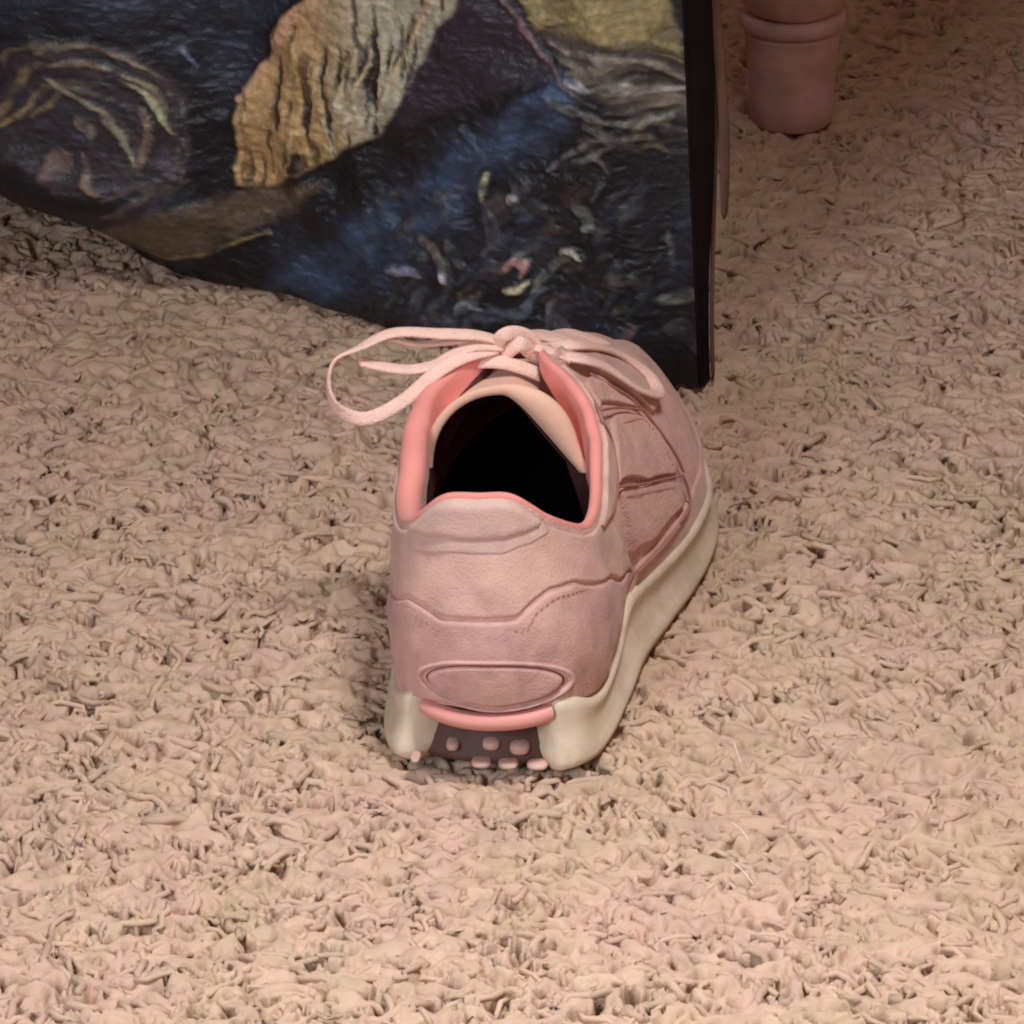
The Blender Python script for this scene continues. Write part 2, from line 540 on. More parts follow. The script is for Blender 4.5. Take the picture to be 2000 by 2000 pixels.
def inward(t):
    e = 0.05
    d = cr(SA[:, 1], t + e) - cr(SA[:, 1], t - e)
    n = np.stack([-d[..., 1], d[..., 0], 0 * d[..., 0]], -1)
    return n / (np.linalg.norm(n, axis=-1, keepdims=True) + 1e-9)


# padded collar: rolls over the top line and drops inside
rk = np.array([.14, .14, .15, .17, .20, .22, .20, .14, .12, .10, .10, .10, .10, .10, .10, .10, .12, .15, .26, .42, .46, .40, .24, .15])
dk = np.array([5, 5, 4.6, 4, 4, 4, 3, 1.0, .4, .3, .3, .3, .3, .3, .3, .3, .4, 1.0, 3, 4, 4, 4, 4.6, 5])


def cr1(a, t):
    return cr(np.repeat(a[:, None], 3, 1), t)[..., 0]


rr = cr1(rk, tt)
dd = cr1(dk, tt)
T0 = surfn(tt, np.full(NT, 1.0))
inn = inward(tt)
cols = []
for a in np.linspace(-40, 180, 13):
    ra = math.radians(a)
    cols.append(T0 + inn * (rr * (1 - math.cos(ra)))[:, None] + np.array([0, 0, 1]) * (rr * math.sin(ra) * 1.1)[:, None])
for k in (0.15, 0.3, 0.5):
    cols.append(T0 + inn * (rr * 2 - 0.25 * k * rr)[:, None] + np.array([0, 0, -1]) * (dd * k)[:, None])
P = np.stack(cols, 1)
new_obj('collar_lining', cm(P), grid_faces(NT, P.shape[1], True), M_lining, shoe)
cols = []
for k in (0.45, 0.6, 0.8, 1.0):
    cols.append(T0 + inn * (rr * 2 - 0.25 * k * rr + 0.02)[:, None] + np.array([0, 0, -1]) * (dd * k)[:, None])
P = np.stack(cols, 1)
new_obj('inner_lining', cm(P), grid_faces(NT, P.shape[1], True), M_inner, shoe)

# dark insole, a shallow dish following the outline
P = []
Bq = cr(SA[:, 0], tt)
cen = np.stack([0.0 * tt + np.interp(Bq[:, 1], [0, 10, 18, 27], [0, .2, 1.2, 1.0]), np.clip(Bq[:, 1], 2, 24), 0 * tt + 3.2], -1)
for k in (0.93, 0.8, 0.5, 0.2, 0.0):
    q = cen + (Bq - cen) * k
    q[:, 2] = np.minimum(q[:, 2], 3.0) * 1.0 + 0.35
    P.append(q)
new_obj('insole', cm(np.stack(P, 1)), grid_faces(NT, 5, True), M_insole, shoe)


# ---- overlays, in (station, height) coordinates of the upper
def patch(name, t0, t1, lo, hi, m, off=0.12, nt=60, nv=24, edge=0.10, endl=True, endr=True, up=None):
    """strip between two height curves; its rims roll down to the upper"""
    a = np.linspace(0, 1, nt)
    t = t0 + (t1 - t0) * a
    l = np.array([lo(x) for x in a]); h = np.array([hi(x) for x in a])
    # rows: packed near the two rims
    b = np.linspace(0, 1, nv)
    b = 0.5 - 0.5 * np.cos(b * math.pi)
    Tt = np.repeat(t[:, None], nv, 1)
    Vv = l[:, None] + (h - l)[:, None] * b[None, :]
    base = surf(Tt, Vv)
    wv = np.linalg.norm(base[:, -1] - base[:, 0], axis=1)[:, None]      # cm
    lt = np.cumsum(np.r_[0, np.linalg.norm(np.diff(base[:, nv // 2], axis=0), axis=1)])
    dist = np.minimum(b[None, :], 1 - b[None, :]) * wv
    if endl: dist = np.minimum(dist, lt[:, None])
    if endr: dist = np.minimum(dist, (lt[-1] - lt)[:, None])
    o = -0.05 + (off + 0.05) * np.sqrt(np.clip(1 - (1 - np.clip(dist / edge, 0, 1)) ** 2, 0, 1))
    return new_obj(name, cm(surfn(Tt, Vv, o)), grid_faces(nt, nv), m, shoe)


def pw(*pts):
    xs_ = [p[0] for p in pts]; ys_ = [p[1] for p in pts]

    def f(a):
        # eased piecewise curve
        for i in range(len(xs_) - 1):
            if a <= xs_[i + 1] + 1e-9:
                k = (a - xs_[i]) / (xs_[i + 1] - xs_[i] + 1e-9)
                k = k * k * (3 - 2 * k)
                return ys_[i] + (ys_[i + 1] - ys_[i]) * k
        return ys_[-1]
    return f



# where a pixel of the photograph falls on the upper: (station, height)
Rw = np.array(Matrix.Rotation(YAW, 3, 'Z'))
_tq = np.linspace(-6, 12, 900); _vq = np.linspace(0, 1, 200)
_TQ, _VQ = np.meshgrid(_tq, _vq, indexing='ij')
_w = surfn(_TQ, _VQ) @ Rw.T * .01 + np.array(shoe.location)
_rel = _w - np.array(cam_pos)
_f = np.array([0, math.cos(PITCH), -math.sin(PITCH)]); _u = np.array([0, math.sin(PITCH), math.cos(PITCH)])
_dep = _rel @ _f
_PX = 1000 + _rel[..., 0] / _dep * DIST / HALF * 1000
_PY = 1000 - (_rel @ _u) / _dep * DIST / HALF * 1000
_du = np.gradient(_PX, axis=0) * np.gradient(_PY, axis=1) - np.gradient(_PX, axis=1) * np.gradient(_PY, axis=0)
_vis = (_du * np.sign(_du[300, 80])) > 0


def tv(px, py):
    d = np.hypot(_PX - px, _PY - py) + np.where(_vis, 0, 300)
    k = np.unravel_index(np.argmin(d), d.shape)
    return (_tq[k[0]], _vq[k[1]])


def poly_at(pts, n):
    p = np.array(pts, float)
    l_ = np.r_[0, np.cumsum(np.linalg.norm(np.diff(p * np.array([1, 4.]), axis=0), axis=1))]
    x = np.linspace(0, l_[-1], n)
    return np.stack([np.interp(x, l_, p[:, 0]), np.interp(x, l_, p[:, 1])], 1)


def panel(name, low, high, m, off=.13, nt=44, nv=24, edge=.12, px=True):
    """raised piece of the upper between two polylines (photograph pixels, or station/height)"""
    if px:
        low = [q if abs(q[0]) < 30 else tv(*q) for q in low]
        high = [q if abs(q[0]) < 30 else tv(*q) for q in high]
    l_ = poly_at(low, nt); h_ = poly_at(high, nt)
    for _ in range(2):
        l_[1:-1] = (l_[:-2] + 2 * l_[1:-1] + l_[2:]) / 4
        h_[1:-1] = (h_[:-2] + 2 * h_[1:-1] + h_[2:]) / 4
    b = 0.5 - 0.5 * np.cos(np.linspace(0, 1, nv) * math.pi)
    G = l_[:, None, :] * (1 - b)[None, :, None] + h_[:, None, :] * b[None, :, None]
    base = surf(G[..., 0], G[..., 1])
    cu = np.concatenate([np.zeros((nt, 1)), np.cumsum(np.linalg.norm(np.diff(base, axis=1), axis=2), 1)], 1)
    cw = np.concatenate([np.zeros((1, nv)), np.cumsum(np.linalg.norm(np.diff(base, axis=0), axis=2), 0)], 0)
    dist = np.minimum(np.minimum(cu, cu[:, -1:] - cu), np.minimum(cw, cw[-1:] - cw))
    o = -0.05 + (off + 0.05) * np.sqrt(np.clip(1 - (1 - np.clip(dist / edge, 0, 1)) ** 2, 0, 1))
    return new_obj(name, cm(surfn(G[..., 0], G[..., 1], o)), grid_faces(nt, nv), m, shoe)


# lower heel counter: high at both sides, dipping to a flat step at the back
seam = [(-5.2, .46), (-3.4, .47), tv(758, 1150), tv(800, 1168), tv(832, 1190), tv(862, 1212), tv(1008, 1214), tv(1040, 1182), tv(1075, 1155), tv(1120, 1140), tv(1190, 1130), tv(1234, 1124)]
seam2 = [(q[0], q[1] + .02) for q in seam]
panel('heel_counter', [(-5.2, .02), (-2, .02), (0, .015), (2, .02), (seam[-1][0] + .3, .10)], seam, M_counter, .13, 150, 28, .10, px=False)
panel('heel_wrap', seam2, [(-5.2, .90), (-4, .97), (-1.2, .97), (1.2, .97), (3.0, .965), (3.7, .95), tv(1188, 1010), tv(1216, 1078)], M_over, .10, 150, 28, .10, px=False)
# heel tab: raised pad with a pinched crease
panel('heel_tab', [(796, 1052), (812, 1078), (850, 1084), (985, 1084), (1030, 1066), (1072, 1040)],
      [(-1.95, .97), (-1.5, .985), (-1.0, 1.0), (-.3, 1.0), (.8, 1.0), (1.25, .99), (1.7, .97)], M_tab, .14, 70, 26, .12)
panel('heel_tab_pad', [(812, 1044), (845, 1054), (900, 1058), (985, 1056), (1020, 1046), (1050, 1030)],
      [(-1.9, .985), (-1.45, .99), (-1.0, 1.0), (-.3, 1.0), (.8, 1.0), (1.2, .99), (1.65, .98)], M_tab, .30, 70, 26, .34)


# oval badge low on the heel
def oval(name, tc, vc, rt, rv, m, off, ring=None, nt=64, nr=12, power=2.4):
    V_ = []
    for i in range(nt):
        a = 2 * math.pi * i / nt
        ca, sa = math.cos(a), math.sin(a)
        k = (abs(ca) ** power + abs(sa) ** power) ** (-1 / power)
        for j in range(nr):
            r = ring + (1 - ring) * j / (nr - 1) if ring else 1 - j / (nr - 1) * 0.999
            tq = tc + rt * k * ca * r
            vq = max(.004, vc + rv * k * sa * r)
            if ring:
                x = (r - (1 + ring) / 2) / ((1 - ring) / 2)
                o = off * math.sqrt(max(0, 1 - x * x))
            else:
                o = -0.04 + (off + 0.04) * math.sqrt(max(0, 1 - (1 - min(1, (1 - r) / 0.10)) ** 2))
            V_.append(surfn(np.array([tq]), np.array([vq]), np.array([o]))[0])
    return new_obj(name, cm(np.array(V_)), grid_faces(nt, nr, True, flip=not ring), m, shoe)


bx_, bv_ = tv(965, 1336)
hl = bx_ - tv(832, 1336)[0]; hr = tv(1098, 1336)[0] - bx_
oval('badge_rim', bx_, bv_, (hl + hr) / 2 + .24, .134, M_counter, 0.27, ring=0.88, power=1.9)
oval('badge_groove', bx_, bv_, (hl + hr) / 2 + .10, .119, M_groove, 0.145, power=1.9)
oval('badge', bx_, bv_ + .002, (hl + hr) / 2 + .00, .106, M_counter, 0.27, power=1.9)

# right (visible) side
panel('collar_band', [(1166, 1030), (1190, 990), (1196, 940), (1186, 872), (1150, 826), (1128, 790)],
      [(4.1, .985), (4.5, .985), (5.0, .985), (5.6, .985), (6.2, .985), (6.7, .985)], M_over, .20, 60, 16, .09)
panel('side_panel', [(1200, 948), (1260, 940), (1318, 928)], [(1190, 822), (1240, 812), (1262, 822), (1304, 886), (1316, 916)], M_mesh, .19, 40, 24, .08)
panel('side_panel', [(1226, 1082), (1262, 1060), (1310, 1004), (1328, 985)], [(1204, 962), (1250, 954), (1324, 942), (1330, 960)], M_mesh, .19, 40, 24, .08)
panel('side_panel', [(1166, 800), (1246, 802)], [(1142, 742), (1160, 736), (1226, 784)], M_mesh, .18, 30, 16, .08)
panel('mudguard', [(5.0, .01), (7, .01), (9, .01), (11.6, .01)], [tv(1236, 1110), tv(1300, 1040), (9.3, .17), (10.4, .2), (11.6, .30)], M_dusk, .13, 90, 18, .1, px=False)
panel('eyestay', [tv(1160, 722), tv(1236, 772), tv(1272, 810), (9.6, .52), (10.9, .62)], [(7.0, .97), (8, .97), (9, .97), (10, .97), (11, .96)], M_over, .20, 70, 20, .08, px=False)
patch('toe_cap', 11.0, 13.6, lambda a: .01, pw((0, .30), (.5, .52), (1, .30)), M_over, 0.14, 50, 20, 0.12)
patch('eyestay', -10.4, -6.1, pw((0, .74), (.3, .66), (.7, .72), (1, .80)), lambda a: .985, M_over, 0.11, 60, 16, 0.1)
patch('side_panel', -7.2, -5.4, lambda a: .15, lambda a: .62, M_over, 0.12, 30, 20, 0.14)
patch('mudguard', -10.4, -5.3, lambda a: .01, pw((0, .36), (.5, .15), (1, .13)), M_dusk, 0.13, 90, 14, 0.1)


# ---- sweeps (laces, piping)
def spline(pts, n):
    p = np.array(pts, float)
    q = np.vstack([2 * p[0] - p[1], p, 2 * p[-1] - p[-2]])
    out = []
    m = len(p) - 1
    for k in range(n):
        x = k / (n - 1) * m
        i = min(int(x), m - 1)
        f = x - i
        p0, p1, p2, p3 = q[i], q[i + 1], q[i + 2], q[i + 3]
        out.append(0.5 * (2 * p1 + (p2 - p0) * f + (2 * p0 - 5 * p1 + 4 * p2 - p3) * f * f + (3 * p1 - p0 - 3 * p2 + p3) * f ** 3))
    return np.array(out)


def sweep(name, pts, w, th, m, parent, n=60, up=(0, 0, 1), twist=None, sides=10, taper=True, scale=0.01, resample=True):
    """flat band: w wide, th thick; the wide side faces along 'up' turned by the twist"""
    p = spline(pts, n) if resample else np.array(pts)
    n = len(p)
    T = np.gradient(p, axis=0)
    T /= np.linalg.norm(T, axis=1, keepdims=True) + 1e-9
    V_ = []
    u = np.array(up, float)
    for k in range(n):
        nn = u - T[k] * np.dot(u, T[k])
        if np.linalg.norm(nn) < 1e-3:
            nn = np.array([1, 0, 0]) - T[k] * T[k][0]
        nn /= np.linalg.norm(nn)
        u = nn * .7 + np.array(up) * .3
        bb = np.cross(T[k], nn)
        a0 = 0 if twist is None else math.radians(np.interp(k / (n - 1), [x[0] for x in twist], [x[1] for x in twist]))
        e1 = nn * math.cos(a0) + bb * math.sin(a0)
        e2 = -nn * math.sin(a0) + bb * math.cos(a0)
        s = 1.0
        if taper and (k == 0 or k == n - 1): s = 0.35
        for j in range(sides):
            a = 2 * math.pi * j / sides
            ca, sa = math.cos(a), math.sin(a)
            sx = math.copysign(abs(ca) ** 0.7, ca); sy = math.copysign(abs(sa) ** 0.7, sa)
            V_.append(p[k] + s * (e2 * sx * w / 2 + e1 * sy * th / 2))
    F = grid_faces(n, sides)
    F += [(k * sides + sides - 1, (k + 1) * sides + sides - 1, (k + 1) * sides, k * sides) for k in range(n - 1)]
    F.append(tuple(range(sides)))
    F.append(tuple(range((n - 1) * sides, n * sides))[::-1])
    return new_obj(name, np.array(V_) * scale, F, m, parent)


Rinv = Matrix.Rotation(-YAW, 3, 'Z')


def sl(px, py, y):
    """point of the shoe's own frame (cm) at shoe depth y, read off the photograph"""
    w = at(px, py, Y=shoe.location.y + y * 0.01)
    l = Rinv @ (w - shoe.location)
    return np.array(l) * 100


def surf_px(pts, off):
    out = []
    for q in pts:
        t_, v_ = q if abs(q[0]) < 30 else tv(*q)
        out.append(surfn(np.array([t_]), np.array([v_]), np.array([off]))[0])
    return out


for pts, w_ in [
    ([(1143, 736), (1190, 762), (1230, 788), (1272, 836), (1308, 886), (1326, 925)], .10),
    ([(1163, 806), (1200, 802), (1246, 806), (1262, 820)], .09),
    ([(1130, 800), (1150, 829), (1184, 862), (1192, 900), (1196, 945), (1190, 990), (1168, 1030)], .09),
    ([(1196, 953), (1240, 948), (1290, 937), (1325, 930)], .09),
    ([(1325, 930), (1334, 960), (1336, 990), (1318, 1020)], .10),
    ([(1236, 1116), (1270, 1082), (1300, 1048), (1328, 1012)], .11)]:
    sweep('seam', surf_px(pts, .20 if w_ > .06 else .13), w_, .09, M_seam, shoe, 40, up=(0.6, -.6, .5), sides=8)


def stitches(pts, off, step=.24, ln=.15):
    """a row of thread stitches laid on the upper, one mesh"""
    p = spline(surf_px(pts, off), 400)
    d = np.r_[0, np.cumsum(np.linalg.norm(np.diff(p, axis=0), axis=1))]
    V_ = []; F_ = []
    x = 0
    while x + ln < d[-1]:
        a = np.array([np.interp(x, d, p[:, k]) for k in range(3)]); b = np.array([np.interp(x + ln, d, p[:, k]) for k in range(3)])
        t = (b - a) / np.linalg.norm(b - a)
        n1_ = np.cross(t, [0.3, .9, .2]); n1_ /= np.linalg.norm(n1_); n2_ = np.cross(t, n1_)
        o_ = len(V_)
        for q, r_ in ((0, .008), (.25, .026), (.75, .026), (1, .008)):
            for k in range(6):
                an = k * math.pi / 3
                V_.append(a + (b - a) * q + (n1_ * math.cos(an) + n2_ * math.sin(an)) * r_)
        for k3 in range(3):
            for k in range(6):
                F_.append((o_ + k3 * 6 + k, o_ + k3 * 6 + (k + 1) % 6, o_ + k3 * 6 + 6 + (k + 1) % 6, o_ + k3 * 6 + 6 + k))
        x += step
    new_obj('stitching', np.array(V_) * .01, F_, M_thread, shoe)


stitches([(772, 1166), (800, 1182), (830, 1204), (858, 1225), (1010, 1227), (1044, 1196), (1078, 1170), (1122, 1154), (1190, 1143)], .165)
stitches([(1208, 830), (1240, 822), (1256, 830), (1292, 884), (1304, 912)], .20)
stitches([(1212, 972), (1252, 964), (1310, 953)], .20)

# ---- tongue: arched padded sheet from the throat up into the opening
secs = [  # y, x centre, half width, top z, drop, lean
    (8.6, -0.33, 2.55, 10.15, 3.1),
    (9.2, -0.33, 2.5, 10.10, 2.9),
    (10.4, -0.30, 2.3, 9.65, 2.4),
    (12.0, -0.20, 2.1, 9.3, 1.7),
    (14.0, 0.05, 2.1, 8.95, 1.4),
    (17.0, 0.65, 2.1, 7.25, 1.2),
    (20.5, 1.2, 2.0, 5.9, 1.0),
]
SQ = spline(secs, 40)


def tongue_pt(row, a, off):
    y, xc, hw, z, dr = row
    ang = a * math.pi / 2 * 0.98
    # asymmetric arch: peak to the left, long slope to the right
    x = xc + hw * math.sin(ang)
    zz = z - dr * (1 - math.cos(ang) ** 0.9)
    if a > 0:
        x = xc + hw * a * 1.10
        zz = z - dr * 1.12 * (math.sqrt(a * a + .03) - .173)
    nx_, nz_ = math.sin(ang), math.cos(ang)
    return np.array([x + nx_ * off, y, zz + nz_ * off])


na = 41
aa = np.linspace(-1, 1, na)
V_ = []
for k, row in enumerate(SQ):
    for a in aa: V_.append(tongue_pt(row, a, 0.0))
V2 = []
for k, row in enumerate(SQ):
    for a in aa:
        th = -0.16 - 0.1 * max(0, a)
        V2.append(tongue_pt(row, a, th))
n1 = len(V_)
F = grid_faces(len(SQ), na) + grid_faces(len(SQ), na, off=n1, flip=True)
new_obj('tongue', np.array(V_) * .01, F[:len(F) // 2], M_tongue, shoe)
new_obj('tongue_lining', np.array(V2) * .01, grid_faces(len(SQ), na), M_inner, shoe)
rim = [tongue_pt(SQ[0], a, -0.08) + np.array([0, -0.02, 0]) for a in np.linspace(-1, 1, 41)]
# rolled lip of the tongue, widening to the right
lip = []
R = np.array(rim)
for k in range(41):
    a = -1 + 2 * k / 40
    r1 = 0.11 + 0.26 * math.exp(-((a - .48) / .3) ** 2)
    wide = 0.22 + 0.42 * float(smooth((a + 0.1) / 0.5)) * float(1 - smooth((a - .55) / .6)) 
    nn = tongue_pt(SQ[0], a, 1) - tongue_pt(SQ[0], a, 0)
    for j in range(12):
        q = 2 * math.pi * j / 12
        lip.append(R[k] + nn * (r1 * math.cos(q) + (r1 - .11) + wide * 0.5 * (0.5 + 0.5 * math.cos(q))) + np.array([0, 1, 0]) * (wide * (math.sin(q) * .5 + .35)))
F = grid_faces(41, 12)
F += [(k * 12 + 11, (k + 1) * 12 + 11, (k + 1) * 12, k * 12) for k in range(40)]
new_obj('tongue_lip', np.array(lip) * .01, F, M_tongue, shoe)

# ---- laces
# bars across the throat
for i, (tR, tL) in enumerate([(7.25, 16.8), (7.9, 16.1), (8.6, 15.4), (9.4, 14.7), (10.2, 14.1)]):
    pr = surfn(np.array([tR]), np.array([.90]), np.array([.17]))[0]
    pl = surfn(np.array([tL]), np.array([.90]), np.array([.17]))[0]
    mid = (pr + pl) / 2 + np.array([0, 0.1, 0.42])
    q1 = pr * .72 + pl * .28 + np.array([0, 0, .33]); q2 = pr * .28 + pl * .72 + np.array([0, 0, .33])
    sweep('lace_bar', [pr + np.array([.15, 0, -.12]), pr + np.array([-.1, 0, .06]), q1, mid, q2, pl + np.array([.1, 0, .06]), pl + np.array([-.15, 0, -.12])],
          0.62, 0.16, M_lace, shoe, 30)
    for t_ in (tR, tL):
        oval('eyelet', t_, .90, .16, .035, M_counter, 0.2, ring=0.6, nt=20, nr=6, power=2)

lace = bpy.data.objects.new('lace_bow', None)
C.objects.link(lace)
lace.parent = shoe


# big loop to the left
loop = [sl(985, 668, 12.0), sl(930, 655, 11.6), sl(860, 652, 11.2), sl(770, 650, 10.8), sl(705, 678, 10.4), sl(655, 705, 10.2),
        sl(642, 755, 10.0), sl(662, 800, 9.9), sl(715, 818, 9.9), sl(785, 785, 10.1), sl(850, 730, 10.5), sl(905, 698, 11.0), sl(975, 680, 11.8)]
sweep('lace_loop', loop, 0.50, 0.16, M_lace, lace, 110, up=(0, -.5, 1), twist=[(0, 10), (.15, 0), (.3, 20), (.42, 65), (.55, 70), (.7, 30), (1, 10)])
# second strand beside it, and the free end that lies inside the loop
sweep('lace_loop', [sl(985, 676, 11.9), sl(930, 676, 11.5), sl(890, 690, 11.2), sl(850, 712, 10.9), sl(800, 722, 10.8), sl(745, 716, 10.7), sl(700, 705, 10.6)],
      0.55, 0.2, M_lace, lace, 60, up=(0, -.8, 1), twist=[(0, 20), (.5, 30), (1, 30)])
sweep('lace_loop', [sl(1000, 672, 12.0), sl(930, 664, 11.9), sl(880, 668, 11.7), sl(820, 672, 11.4), sl(770, 664, 11.2), sl(735, 662, 11.0)],
      0.45, 0.16, M_lace, lace, 50, up=(0, -.2, 1), twist=[(0, 0), (1, 30)])
# knot
sweep('knot', [sl(968, 684, 11.9), sl(980, 658, 11.6), sl(1004, 650, 11.8), sl(1034, 660, 12.2), sl(1050, 688, 12.4), sl(1036, 704, 12.3)],
      0.5, 0.22, M_lace, lace, 40, up=(0, -1, .4), twist=[(0, 0), (1, 20)])
sweep('knot', [sl(955, 700, 12.2), sl(985, 690, 11.8), sl(1015, 672, 11.7), sl(1040, 690, 12.1), sl(1070, 712, 12.6)],
      0.55, 0.26, M_lace, lace, 40, up=(0, -1, .6))
sweep('knot', [sl(900, 712, 11.7), sl(950, 706, 11.5), sl(1000, 712, 11.5), sl(1060, 735, 11.8), sl(1095, 760, 12.2)],
      0.5, 0.2, M_lace, lace, 40, up=(0, -1, 1))
# right loop, lying forward over the vamp
rl = [sl(1010, 672, 12.2), sl(1060, 680, 13.0)]
for (a_, b_) in [(1120, 690), (1190, 704), (1250, 742), (1268, 778), (1232, 768), (1170, 728), (1110, 712)]:
    q_ = tv(a_, b_)
    rl.append(surfn(np.array([q_[0]]), np.array([q_[1]]), np.array([.34]))[0])
rl.append(sl(1035, 694, 12.8))
sweep('lace_loop', rl, 0.55, 0.18, M_lace, lace, 90, up=(0.3, -.2, 1))

# ---- sole unit
def outline(t, out):
    B = cr(SA[:, 0], t)
    e = 0.05
    d = cr(SA[:, 0], t + e) - cr(SA[:, 0], t - e)
    n = np.stack([d[..., 1], -d[..., 0], 0 * d[..., 0]], -1)
    n /= np.linalg.norm(n, axis=-1, keepdims=True) + 1e-9
    return B, n * np.asarray(out)[..., None]


rows = [(-0.05, 0.02, 1), (0.0, 0.30, 1), (0.22, 0.56, 1), (0.45, 0.54, 1), (0.7, .42, 1), (1.3, .24, 1), (1.9, .20, 1), (2.3, .30, 1), (2.5, .34, 1), (2.72, .22, 0), (2.75, 0.02, 0), (2.5, -.3, 0)]
P = []
dT = np.minimum(tt, NS - tt)                       # station distance from the heel centre
for (z, o, low) in rows:
    cav = smooth(np.where(tt < NS / 2, 1.5 - tt, tt - NS + 1.95) / 0.5)               # heel cavity between the two foam pods
    ftop = 3.2
    depth = 1.7 * cav * float(z < ftop - .1)
    o = o + 0.22 * np.exp(-((tt - 5.0) / 1.6) ** 2) * (z < 1.0)
    pod = 0.28 * np.exp(-((dT - 2.0) / .65) ** 2) * (1 - abs(z - 1.1) / 1.8) * (z < 2.4)
    B, nn = outline(tt, o - depth + pod)
    q = B + nn
    podk = np.exp(-((dT - 1.75) / .55) ** 2)
    base = (B[:, 2] + .2 + .22 * podk) / 2.75
    zz = z * base - (0.45 * smooth((1.35 - dT) / .4) if z > 2 else 0)
    # top line waves up along the sides, toe spring at the front
    wave = 0.15 * np.exp(-((B[:, 1] - 16.5) / 3.2) ** 2)
    zz = zz + wave * np.clip(z / 2.6, 0, 1)
    zz = zz + 0.03 * np.clip(B[:, 1] - 21, 0, None) ** 1.6
    zz = np.where((cav > .3) & (z < .5), zz + 0.35 * cav, zz)
    q[:, 2] = zz
    P.append(q)
P = np.stack(P, 1)
mid_o = new_obj('midsole', cm(P), grid_faces(NT, len(rows), True), M_mid, shoe)
# pink cradle under the heel, above the cavity
tc_ = np.linspace(-1.62, 1.38, 50)
P = []
for a in np.linspace(0, 2 * math.pi, 13)[:-1]:
    B, nn = outline(tc_, 0.12 + 0.36 * math.cos(a) - .10 * tc_ ** 4 / 5)
    q = B + nn
    q[:, 2] = 1.88 + 0.30 * math.sin(a) + 0.10 * tc_ ** 2 + .03 * tc_
    P.append(q)
P = np.stack(P, 1)
F = grid_faces(50, 12) + [(k * 12 + 11, (k + 1) * 12 + 11, (k + 1) * 12, k * 12) for k in range(49)]
new_obj('heel_cradle', cm(P), F, M_rim, shoe)
# outsole plate: curved back wall of the cavity, then the tread underneath
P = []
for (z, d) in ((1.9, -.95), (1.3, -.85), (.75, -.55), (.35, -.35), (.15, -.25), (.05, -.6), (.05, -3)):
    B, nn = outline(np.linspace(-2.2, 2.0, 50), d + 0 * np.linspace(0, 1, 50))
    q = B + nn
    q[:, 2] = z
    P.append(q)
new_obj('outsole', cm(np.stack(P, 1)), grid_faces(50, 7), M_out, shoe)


def blob(name, c, r, m, parent, nu=14, nv=9):
    V_ = []
    for i in range(nu):
        for j in range(nv):
            a = 2 * math.pi * i / nu
            b = -math.pi / 2 + math.pi * j / (nv - 1)
            e = lambda x: math.copysign(abs(x) ** .75, x)
            V_.append((c[0] + r[0] * e(math.cos(b)) * e(math.cos(a)), c[1] + r[1] * e(math.cos(b)) * e(math.sin(a)), c[2] + r[2] * e(math.sin(b))))
    return new_obj(name, np.array(V_) * .01, grid_faces(nu, nv, True), m, parent)


for (px, py, y, rx, rz) in [(885, 1452, .9, .22, .16), (960, 1450, .8, .30, .19), (1015, 1458, .75, .34, .22),
                            (812, 1478, .50, .17, .10), (940, 1488, .40, .34, .13), (993, 1490, .40, .34, .13), (1050, 1492, .42, .36, .12)]:
    c = sl(px, py, y)
    blob('tread_lug', c, (rx, .4, rz), M_lug, shoe)

# ------------------------------------------------------------------ the printed bag
bag = bpy.data.objects.new('printed_bag', None)
C.objects.link(bag)
PR = np.array(at(1368, 752, Z=0)) * 100
PL = np.array(at(300, 508, Z=0)) * 100
PF = np.array(at(-60, 255, Z=0)) * 100
PFF = PF + np.array([-14, 9, 0])
bag.location = (PR[0] / 100, PR[1] / 100, 0)
tag(bag, 'dark navy and black fabric bag with gold and grey leaf print standing behind the shoe', 'bag')
foot = spline([PR, PR * .7 + PL * .3 + np.array([-.3, -.5, 0]), PR * .3 + PL * .7 + np.array([-.1, -.3, 0]), PL + np.array([.8, 0.1, 0]), PL * .6 + PF * .4 + np.array([0, .2, 0]), PF, PFF], 700)
seg = np.r_[0, np.cumsum(np.linalg.norm(np.diff(foot, axis=0), axis=1))]
NA, NB = 660, 380
BH = 27.0
la = np.linspace(0, seg[-1], NA)
fx = np.stack([np.interp(la, seg, foot[:, k]) for k in range(3)], 1)
tg = np.gradient(fx, axis=0)
tg /= np.linalg.norm(tg, axis=1, keepdims=True)
for _ in range(60):
    tg[1:-1] = (tg[:-2] + tg[1:-1] + tg[2:]) / 3
tg /= np.linalg.norm(tg, axis=1, keepdims=True)
nrm = np.stack([tg[:, 1], -tg[:, 0], 0 * tg[:, 0]], 1)      # towards the viewer
nrm *= np.sign((nrm * np.array([0, -1, 0])).sum(1).mean())
# rows packed into the height the photograph shows
hb = np.r_[np.linspace(0, 19, 330), np.linspace(19, BH, NB - 329)[1:]]
U, H = np.meshgrid(la, hb, indexing='ij')
Ltot = seg[-1]
edge = smooth(U / 3.0)
bul = 1.3 * edge * np.sin(np.clip(H / BH, 0, 1) * math.pi) ** 0.6 + 5.2 * smooth((U - 17) / 9) * smooth((H + .3) / 4.5)
